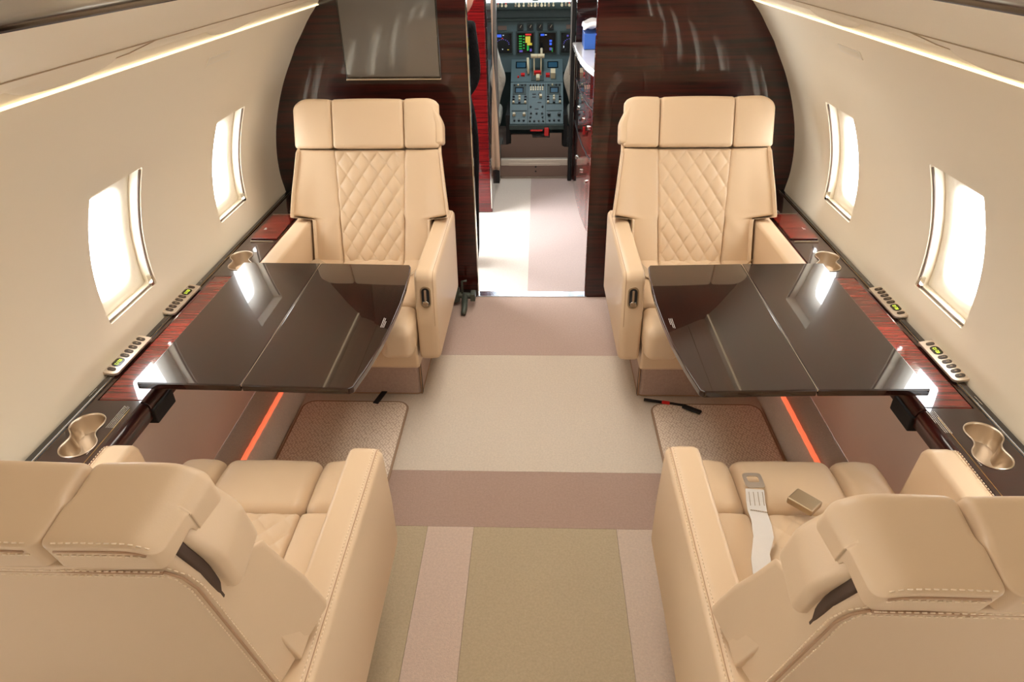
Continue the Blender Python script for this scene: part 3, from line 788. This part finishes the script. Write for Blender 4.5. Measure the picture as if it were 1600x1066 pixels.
        for za, zb in ((.456, .459),):
            vs = [(cx+x, cy+y, z) for z in (za, zb) for L_ in (o1, i1) for x, y in L_]; fs = []
            for i in range(n):
                j = (i+1) % n
                fs += [(i, j, n+j, n+i), (2*n+i, 3*n+i, 3*n+j, 2*n+j), (i, 2*n+i, 2*n+j, j), (n+i, n+j, 3*n+j, 3*n+i)]
            tg.add(vs, fs)
        tg.build('buckle_tongue', 'panelmetal', b1, smooth=False)
        b2 = strap([(.16, .10, .452), (.08, .18, .460), (.03, .235, .462)], .043, 'belt2', 'seat_belt', root, Vector((.6, .5, 0)))
        box('buckle', (-.008, .292, .468), (.048, .062, .018), 'bucklem', b2, bevel=.004, R=Matrix.Rotation(.75, 3, 'Z'))
    return root
seat((-.655, 2.45, 0), PI, -1, 20.5, True, 'cream leather seat in front of the screen, facing the camera', 'front')
seat((.655, 2.45, 0), PI, 1, 20.5, True, 'cream leather seat at the right front, facing the camera', 'front')
seat((-.655, .835, 0), 0, 1, 14, False, 'cream leather seat at the lower left, seen from behind', 'none')
seat((.655, .855, 0), 0, -1, 18, False, 'cream leather seat at the lower right, seen from behind, pale belt laid on it', 'laid')

# small things on the cabin floor
b = box('carpet_strap', (-.595, 2.15, .019), (.022, .085, .003), 'blackm', R=Matrix.Rotation(-.25, 3, 'Z')); tag(b, 'short black strap lying at the left seat foot by the mat', 'strap')
rt = empty('safety_tag', (.53, 2.135, .012), -.25, 'black strap with a red tag at the foot of the right front seat', 'strap')
box('strap', (0, 0, .004), (.16, .014, .004), 'blackm', rt); box('red_tag', (.005, -.004, .008), (.03, .018, .005), 'redp', rt, bevel=.002); box('pull_end', (.105, -.030, .014), (.075, .022, .010), 'blackm', rt, bevel=.004, R=Matrix.Rotation(-.35, 3, 'Z'))
fv = empty('floor_fitting', (-.33, 2.93, .008), 0, 'grey green metal fitting on the carpet beside the left front seat', 'fitting')
MB().tube([(-.05, .03, .02), (-.05, .03, .085)], .026, 14).build('cap', 'greyfit', fv, smooth=False); MB().tube([(-.05, .03, .05), (.03, .02, .05)], .016, 12).build('body', 'greyfit', fv, smooth=False)
MB().tube([(.0, .02, .05), (.004, -.06, .022), (.002, -.10, .014)], [.017, .015, .012], 10).build('nozzle', 'greyfit', fv); MB().tube([(-.012, .02, .05), (-.012, .03, .125), (.012, .03, .128)], .006, 8).build('lever', 'greyfit', fv)
box('end_block', (.042, .012, .055), (.024, .05, .04), 'greyfit', fv, bevel=.003)

# ------------------------------------------------------------------ entry vestibule
def wallbox(name, c, d, m): return tag(box(name, c, d, m), kind='structure')
wallbox('wall_entry_left', (-1.2, 3.14, .95), (.04, .13, 1.9), 'wall'); wallbox('wall_entry_left', (-1.2, 4.6, .95), (.04, .75, 1.9), 'wall')
wallbox('wall_entry_left', (-1.2, 3.7, 1.82), (.04, 1.1, .2), 'wall')
wallbox('wall_entry_right', (1.1, 4.0, .95), (.04, 1.9, 1.9), 'mahog'); wallbox('ceiling_entry', (0, 4.0, 1.76), (2.4, 1.9, .04), 'wall')
bkl = wallbox('wall_cockpit_left', (-.80, 4.95, .95), (1.04, .04, 1.9), 'mahog'); bkr = wallbox('wall_cockpit_right', (.80, 4.95, .95), (1.04, .04, 1.9), 'mahog')
box('door_post', (-.266, 4.925, .85), (.026, .05, 1.7), 'post', bkl, bevel=.006); box('door_post', (.262, 4.925, .85), (.026, .05, 1.7), 'blackm', bkr, bevel=.006)
box('post_edge', (.246, 4.92, 1.2), (.010, .03, .9), 'post', bkr)
# folded beige door edge beside the left post
be = MB()
prof = [(1.7, -.300, -.262), (1.23, -.298, -.264), (1.0, -.290, -.270), (.90, -.285, -.272), (.75, -.287, -.262), (.5, -.288, -.250), (.3, -.285, -.243), (.18, -.280, -.240), (.15, -.276, -.246)]
vs = []; fs = []
for z, a, b_ in prof: vs += [(a, 4.72, z), (b_, 4.70, z), (b_, 4.74, z), (a, 4.76, z)]
for i in range(len(prof)-1): fs += [(4*i+k, 4*i+(k+1) % 4, 4*i+4+(k+1) % 4, 4*i+4+k) for k in range(4)]
fs += [(0, 1, 2, 3), tuple(4*(len(prof)-1)+k for k in (3, 2, 1, 0))]
cd_ = mesh('curtain', vs, fs, 'beige'); tag(cd_, 'narrow gathered beige curtain hanging left of the cockpit doorway', 'curtain')
MB().tube([(-.27, 4.73, 1.69), (-.27, 4.73, 1.745)], .006, 8).build('hook', 'chrome', cd_)
box('curtain_foot', (-.262, 4.73, .10), (.03, .03, .10), 'blackm', cd_)
# red closet on the left
cl = empty('closet', (-.50, 4.45, 0), 0, 'tall red mahogany closet left of the cockpit doorway', 'closet')
box('body', (-.0, .0, .86), (.46, .42, 1.70), 'red', cl, bevel=.004)
box('door', (.0, -.216, .88), (.44, .014, 1.62), 'red', cl, bevel=.003); box('edge_trim', (.226, -.215, .87), (.006, .016, 1.66), 'chrome', cl)
lt = MB(); lt.tube([(.150+.020*math.cos(a), -.232, .875+.022*math.sin(a)) for a in [2*PI*k/16 for k in range(16)]], .006, 8, closed=True); lt.build('latch', 'chrome', cl)
# galley on the right
ga = empty('galley_cabinet', (.62, 4.4, 0), 0, 'red mahogany galley cabinet with rounded corner right of the passage', 'cabinet')
gp_ = [(.45, -.95), (-.14, -.95), (-.22, -.80), (-.27, -.62), (-.30, -.42), (-.318, -.2), (-.33, .1), (-.335, .46), (.45, .46)]
gf = fillet(gp_, [0, .04, .1, .1, .1, .1, .1, .01, 0], 4)
MB().prism(gf, lambda a, b, d: Vector((a, b, d)), .01, .925).build('body', 'red', ga, smooth=False)
gt = [(a*1.06-.012 if a < .3 else a, b) for a, b in gf]
MB().prism(gt, lambda a, b, d: Vector((a, b, d)), .93, .965).build('countertop', 'marble', ga, bevel=.008)
for k, (x, y) in enumerate(((-.27, -.62), (-.30, -.42), (-.318, -.2), (-.328, .1))):
    for z in (.62, .30): cyl('knob', (x+.006, y, z), (x-.010, y-.004, z), .013, 'chrome', ga)
for z in (.46, .74): MB().tube([(a*1.004-.001, b, z) for a, b in gf[5:-2]], .003, 5).build('drawer_joint', 'blackm', ga)
bx = box('tissue_box', (.385, 4.62, 1.012), (.15, .22, .09), 'blue', bevel=.003); tag(bx, 'blue box standing on the white galley counter', 'box')
def nf(x, y, z): return Vector((.40+x, 4.60+y, 1.096+z+.016*math.sin(x*40)*math.cos(y*25)+(x+.09)*.14))
nk = soft('napkin', (.20, .20, .03), .014, (14, 14, 2), nf, 'napkin'); tag(nk, 'crumpled white cloth lying on the blue box', 'cloth')

# person in black standing behind the left bulkhead
def figure(name, V_, E_, R_, m, parent=None, lvl=2):
    me = bpy.data.meshes.new(name); me.from_pydata(V_, E_, []); me.update(); o = bpy.data.objects.new(name, me); COL.objects.link(o)
    sk = o.modifiers.new('skin', 'SKIN'); sk.use_smooth_shade = True
    for i, r in enumerate(R_): me.skin_vertices[0].data[i].radius = (r, r) if not isinstance(r, tuple) else r
    me.skin_vertices[0].data[0].use_root = True
    sb = o.modifiers.new('sub', 'SUBSURF'); sb.levels = lvl; sb.render_levels = lvl
    dg = bpy.context.evaluated_depsgraph_get(); m2 = bpy.data.meshes.new_from_object(o.evaluated_get(dg)); bpy.data.objects.remove(o)
    m2.materials.clear(); return link(name, m2, m, parent)
px, py = -.432, 3.50
J = dict(pel=(0, 0, .84), wst=(0, 0, .98), che=(0, .01, 1.16), nkb=(0, .01, 1.29), nk=(.05, -.01, 1.33), hd=(.105, -.03, 1.385), ht=(.115, -.03, 1.50),
  sl=(-.13, .01, 1.26), el=(-.17, -.01, 1.03), hl=(-.15, -.10, .84), sr=(.11, .01, 1.26), er=(.135, -.03, 1.03), wr_=(.07, -.17, .95), hr=(.03, -.22, .95),
  tl=(-.08, 0, .80), kl=(-.09, -.01, .45), al=(-.09, .02, .07), fl_=(-.09, -.12, .04), tr=(.08, 0, .80), kr=(.085, -.02, .45), ar=(.085, .02, .07), fr=(.09, -.12, .04))
J = {k: (a, b_, c*.955) for k, (a, b_, c) in J.items()}
ks = list(J); ix = {k: i for i, k in enumerate(ks)}
Ed = [('pel', 'wst'), ('wst', 'che'), ('che', 'nkb'), ('nkb', 'nk'), ('nk', 'hd'), ('hd', 'ht'), ('nkb', 'sl'), ('sl', 'el'), ('el', 'hl'), ('nkb', 'sr'), ('sr', 'er'), ('er', 'wr_'), ('wr_', 'hr'), ('pel', 'tl'), ('tl', 'kl'), ('kl', 'al'), ('al', 'fl_'), ('pel', 'tr'), ('tr', 'kr'), ('kr', 'ar'), ('ar', 'fr')]
Rb = dict(pel=.11, wst=.10, che=(.125, .09), nkb=.07, nk=.042, hd=.068, ht=.062, sl=.05, el=.036, hl=.026, sr=.05, er=.036, wr_=.022, hr=.022, tl=.075, kl=.05, al=.036, fl_=.03, tr=.075, kr=.05, ar=.036, fr=.03)
ps = figure('person', [(px+J[k][0], py+J[k][1], J[k][2]) for k in ks], [(ix[a], ix[b_]) for a, b_ in Ed], [Rb[k] for k in ks], 'skin')
tag(ps, 'person in black clothes standing just behind the left bulkhead edge', 'person')
ck = [k for k in ks if k not in ('nk', 'hd', 'ht', 'hr')]; cx_ = {k: i for i, k in enumerate(ck)}
figure('clothing', [(px+J[k][0], py+J[k][1], J[k][2]) for k in ck], [(cx_[a], cx_[b_]) for a, b_ in Ed if a in cx_ and b_ in cx_], [(Rb[k] if not isinstance(Rb[k], tuple) else Rb[k][0])+.016 for k in ck], 'cloth', ps)
def hairf(x, y, z): return Vector((px+.11+x, py+.000+y, 1.435+z))
soft('hair', (.165, .165, .15), .07, (3, 3, 3), hairf, 'hair', ps)
fc = MB()
fc.tube([(px+.11, py-.092, 1.39), (px+.11, py-.110, 1.36), (px+.11, py-.094, 1.355)], [.006, .011, .006], 8); fc.build('nose', 'skin', ps)

# ------------------------------------------------------------------ cockpit
wallbox('floor_cockpit', (0, 5.7, .06), (1.9, 1.46, .08), 'kick')
st = empty('door_sill', (0, 4.975, 0), 0, 'pale metal step with inset plates at the cockpit doorway', 'step')
box('riser', (0, .03, .072), (.50, .05, .145), 'sill', st, bevel=.004); box('inset_plate', (0, .002, .045), (.38, .006, .045), 'sill', st, bevel=.002); box('inset_plate', (0, .002, .098), (.38, .006, .040), 'sill', st, bevel=.002)
for z in (.058, .092): cyl('screw', (.012, -.002, z), (.012, -.006, z), .007, 'knob', st)
wallbox('wall_cockpit_side', (-.95, 5.7, .8), (.04, 1.5, 1.7), 'tealdark'); wallbox('wall_cockpit_side', (.95, 5.7, .8), (.04, 1.5, 1.7), 'tealdark')
wallbox('ceiling_cockpit', (0, 5.6, 1.68), (2, 1.3, .04), 'tealdark')
wallbox('wall_cockpit_front', (0, 6.2, .4), (1.9, .04, .8), 'tealdark')
pc = empty('centre_pedestal', (.016, 5.12, .10), 0, 'grey green cockpit pedestal covered with switches and knobs', 'console')
# kick plate with stepped top
kp = [(-.27, 0), (.27, 0), (.27, .10), (.21, .10), (.19, .115), (.19, .205), (.10, .205), (.10, .172), (-.03, .172), (-.035, .195), (-.19, .195), (-.19, .13), (-.22, .12), (-.27, .12)]
tag(MB().prism(kp, lambda a, b, d: Vector((a+.016, d+5.12, b+.10)), -.012, 0).build('trim_11', 'kick', smooth=False), kind='structure')
# local frames: panel A (lower), B (middle), C (throttle)
def slab(p0, p1, wid, m, name, dn=.10):
    p0 = Vector(p0); p1 = Vector(p1); u = (p1-p0); L = u.length; u.normalize(); nrm = Vector((0, -u.z, u.y)); X = Vector((1, 0, 0))
    mb = MB(); vs = []
    for dpt in (0, -dn):
        for a, b_ in ((-wid/2, 0), (wid/2, 0), (wid/2, L), (-wid/2, L)): vs.append(p0+X*a+u*b_+nrm*dpt)
    mb.add(vs, [(0, 1, 2, 3), (7, 6, 5, 4), (0, 4, 5, 1), (1, 5, 6, 2), (2, 6, 7, 3), (3, 7, 4, 0)])
    o = mb.build(name, m, pc, smooth=False)
    return o, (lambda a, b_, h=0: p0+X*a+u*b_*L+nrm*h), L
s1, F1, L1 = slab((0, .03, .265), (0, .38, .495), .405, 'teal', 'lower_panel')
s2, F2, L2 = slab((0, .385, .498), (0, .63, .625), .405, 'teal', 'throttle_panel')
box('front_lip', (0, .02, .245), (.41, .05, .035), 'tealdark', pc, bevel=.004)
box('side_cheek', (-.215, .25, .21), (.03, .46, .24), 'blackm', pc); box('side_cheek', (.215, .25, .21), (.03, .46, .24), 'blackm', pc)
box('red_lever', (.075, -.004, .215), (.035, .03, .06), 'redp', pc, bevel=.006); box('red_plate', (.0, -.006, .225), (.09, .012, .012), 'redp', pc)
def onp(F, a, b_, wa, hb, m, name, par, h=.004):
    vs = [F(a-wa/2, b_, -.001), F(a+wa/2, b_, -.001), F(a+wa/2, b_+hb, -.001), F(a-wa/2, b_+hb, -.001), F(a-wa/2, b_, h), F(a+wa/2, b_, h), F(a+wa/2, b_+hb, h), F(a-wa/2, b_+hb, h)]
    return mesh(name, vs, [(4, 5, 6, 7), (0, 4, 7, 3), (1, 2, 6, 5), (0, 1, 5, 4), (3, 7, 6, 2)], m, par, smooth=False)
def knob(F, a, b_, r, h, m, par, name='knob'):
    return MB().tube([F(a, b_, 0), F(a, b_, h)], [r, r*.8], 10).build(name, m, par, smooth=False)
for sx in (-1, 1):
    onp(F1, sx*.132, .70, .105, .26, 'tealdark', 'radio_unit', s1, .003); onp(F1, sx*.135, .735, .07, .14, 'dscr', 'display', s1, .005)
    onp(F1, sx*.135, .745, .05, .10, 'px_teal', 'display_glow', s1, .0055)
    for a in (-.04, -.012, .018, .045): knob(F1, sx*.132+a, .925, .007, .012, 'cream' if a in (-.012,) else 'knob', s1)
    for b_ in (.50, .575, .64):
        for a in (-.045, 0, .045): knob(F1, sx*.132+a, b_, .010, .016, 'knob' if (a+b_) % .03 > .012 else 'cream', s1)
    onp(F1, sx*.132, .30, .115, .008, 'tealdark', 'panel_joint', s1); onp(F1, sx*.132, .47, .115, .008, 'tealdark', 'panel_joint', s1)
    for a in (-.038, .038): knob(F1, sx*.132+a, .205, .013, .02, 'cream' if sx < 0 else 'knob', s1)
    for a in (-.035, 0, .035): knob(F1, sx*.132+a, .075, .009, .012, 'knob', s1)
for a in (-.067, .067): onp(F1, a, .02, .005, .94, 'tealdark', 'panel_joint', s1)
for r_ in range(2):
    for c_ in range(6): onp(F1, -.045+.018*c_, .80+.055*r_, .010, .040, 'cream', 'key', s1, .004)
for b_, pts in ((.92, (-.05, -.025, 0, .025, .05)), (.24, (-.042, 0, .042)), (.15, (-.045, .045)), (.06, (-.05, -.017, .017, .05)), (.40, (-.045, .045))):
    for a in pts: knob(F1, a, b_, .008, .012, 'knob', s1)
for a, b_ in ((-.02, .70), (-.02, .63), (.02, .50), (.0, .345)): onp(F1, a, b_, .028, .02, 'knob', 'legend', s1)
knob(F1, .025, .70, .013, .014, 'knob', s1); onp(F1, .03, .62, .02, .045, 'cream', 'switch_guard', s1, .02)
# throttle panel
for sx in (-1, 1): onp(F2, sx*.125, .60, .085, .28, 'dscr', 'display', s2, .004); onp(F2, sx*.125, .62, .07, .22, 'px_teal', 'display_glow', s2, .005)
onp(F2, .005, .04, .10, .92, 'tealdark', 'throttle_quadrant', s2, .006)
for a in (-.022, .032):
    MB().tube([F2(a, .25, 0), F2(a, .55, .07), F2(a, .62, .10)], .006, 8).build('throttle_stem', 'cream', s2)
    tn = MB(); tn.tube([F2(a-.026, .62, .105), F2(a+.026, .62, .105)], .016, 12); tn.build('throttle_grip', 'cream', s2, smooth=False)
MB().tube([F2(-.066, .30, .01), F2(-.072, .62, .09)], .010, 8).build('spoiler_lever', 'cream', s2); MB().tube([F2(.035, .7, .10), F2(.035, .92, .11)], .010, 8).build('lever', 'cream', s2)
onp(F2, .005, .27, .055, .09, 'redp', 'red_guard', s2, .03); onp(F2, .008, .04, .028, .16, 'cream', 'white_lever', s2, .03)
onp(F2, .125, .14, .036, .20, 'cream', 'flap_lever', s2, .05); onp(F2, .085, .20, .03, .10, 'redp', 'red_guard', s2, .02)
onp(F2, -.11, .24, .03, .09, 'redp', 'red_guard', s2, .015); knob(F2, -.145, .2, .008, .012, 'redp', s2)
# instrument panel
ip = empty('instrument_panel', (0, 5.85, .66), 0, 'grey green cockpit instrument panel with four dark screens', 'instrument panel')
box('fascia', (0, .03, .20), (1.6, .04, .50), 'teal', ip, bevel=.004)
box('glareshield', (0, -.02, .445), (1.66, .16, .055), 'tealdark', ip, bevel=.012); box('lip', (0, .0, .345), (1.6, .05, .022), 'tealdark', ip, bevel=.004)
def scr(cx, cz, wd, ht, items):
    f = box('screen_frame', (cx, .004, cz), (wd+.022, .014, ht+.022), 'tealdark', ip, bevel=.003)
    box('screen', (cx, -.0035, cz), (wd, .002, ht), 'dscr', f)
    for (x, z, a, b_, m) in items: box('readout', (cx+x*wd/2, -.005, cz+z*ht/2), (a*wd, .001, b_*ht), m, f)
gi = [(-.6, .7-.25*k, .18, .06, 'px_green') for k in range(6)]+[(-.2, .7-.3*k, .10, .06, 'px_green') for k in range(5)]+[(.35, .85, .36, .08, 'px_red'), (.3, .35, .3, .32, 'px_yellow'), (.5, -.1, .3, .12, 'px_yellow'), (.3, -.5, .12, .25, 'px_green'), (.65, -.7, .12, .14, 'px_violet'), (-.55, -.8, .2, .1, 'px_violet')]
scr(-.078, .172, .132, .148, gi)
scr(.098, .172, .132, .148, [(-.6, .8, .22, .10, 'px_blue'), (-.2, .8, .12, .04, 'px_white'), (.4, .2, .16, .10, 'px_blue'), (.4, -.1, .14, .12, 'px_blue'), (.4, -.6, .14, .14, 'px_violet'), (.6, -.7, .05, .2, 'px_green')])
arc = [(math.cos(a)*.7, math.sin(a)*.5-.1, .06, .03, 'px_violet') for a in [PI*k/9 for k in range(10)]]
scr(-.262, .172, .148, .148, arc+[(-.4, .75, .3, .14, 'px_blue'), (0, .5, .06, .05, 'px_red'), (0, -.6, .05, .05, 'px_white'), (.6, -.65, .08, .04, 'px_yellow'), (.1, .8, .08, .04, 'px_white')])
scr(.282, .172, .148, .148, arc+[(-.3, .7, .1, .08, 'px_violet'), (-.7, -.4, .05, .1, 'px_white')])
for x, m in ((-.118, 'knob'), (-.040, 'px_white'), (.036, 'knob'), (.122, 'knob')):
    g = box('gauge', (x, .002, .290), (.052, .014, .050), 'tealdark', ip, bevel=.006); MB().tube([(x, -.003, .290), (x, -.007, .290)], .021, 18).build('dial', 'knob', g, smooth=False); box('pointer', (x+.004, -.0085, .295), (.003, .001, .022), 'cream', g, R=Matrix.Rotation(.5, 3, 'Y'))
box('label_plate', (-.262, .003, .285), (.07, .012, .03), 'kick', ip); box('label_plate', (.272, .003, .288), (.05, .012, .03), 'kick', ip)
for i, x in enumerate([-.285, -.255, -.225, -.150, -.124, -.088, -.050, -.028, 0, .022, .050, .076, .105, .140, .205, .235, .262]):
    cyl('knob', (x, -.10, .452), (x, -.122, .452), .008 if i % 2 else .010, 'cream' if i % 3 else 'glyph', ip, n=10)
    box('key', (x, -.101, .466), (.011, .006, .008), 'redp' if i in (0, 2, 16) else 'cream', ip)
# windshield: two panes and a post above the glareshield
ws = tag(box('window_13', (0, 6.10, 1.42), (.05, .04, .60), 'tealdark'), kind='structure')
for sx in (-1, 1): box('pane', (sx*.46, 6.10, 1.42), (.86, .006, .60), 'glass', ws)
wallbox('trim_8', (-.93, 6.10, 1.42), (.1, .05, .6), 'tealdark'); wallbox('trim_9', (.93, 6.10, 1.42), (.1, .05, .6), 'tealdark')
wallbox('trim_10', (0, 6.1, .99), (1.9, .2, .26), 'tealdark')
# crew seats with sheepskin covers
def crew(s, label):
    root = empty('crew_seat', (s*.452, 5.25, .10), 0, label, 'seat', 'crew seats')
    def bf(x, y, z):
        v = .60+z; w_ = .20-.05*sstep(.10, .36, z)+.040*math.exp(-((z+.02)/.10)**2)-.03*sstep(.1, .36, -z)
        return Vector((x/.215*w_, -.06+y-.18*z, v+.006*math.sin(x*60)))
    soft('backrest', (.43, .11, .72), .05, (14, 4, 30), bf, 'sheepskin', root)
    soft('back_plate', (.33, .03, .70), .012, (4, 1, 6), lambda x, y, z: Vector((x, -.135+y-.18*z, .50+z)), 'seatgrey', root)
    soft('cushion', (.39, .40, .12), .045, (8, 8, 2), lambda x, y, z: Vector((x, .16+y, .27+z)), 'sheepskin', root)
    box('base', (0, .14, .10), (.30, .34, .22), 'blackm', root, bevel=.01); box('track', (-s*.18, .05, .03), (.03, .5, .06), 'seatgrey', root)
crew(-1, 'crew seat with white sheepskin cover left of the pedestal'); crew(1, 'crew seat with white sheepskin cover right of the pedestal')
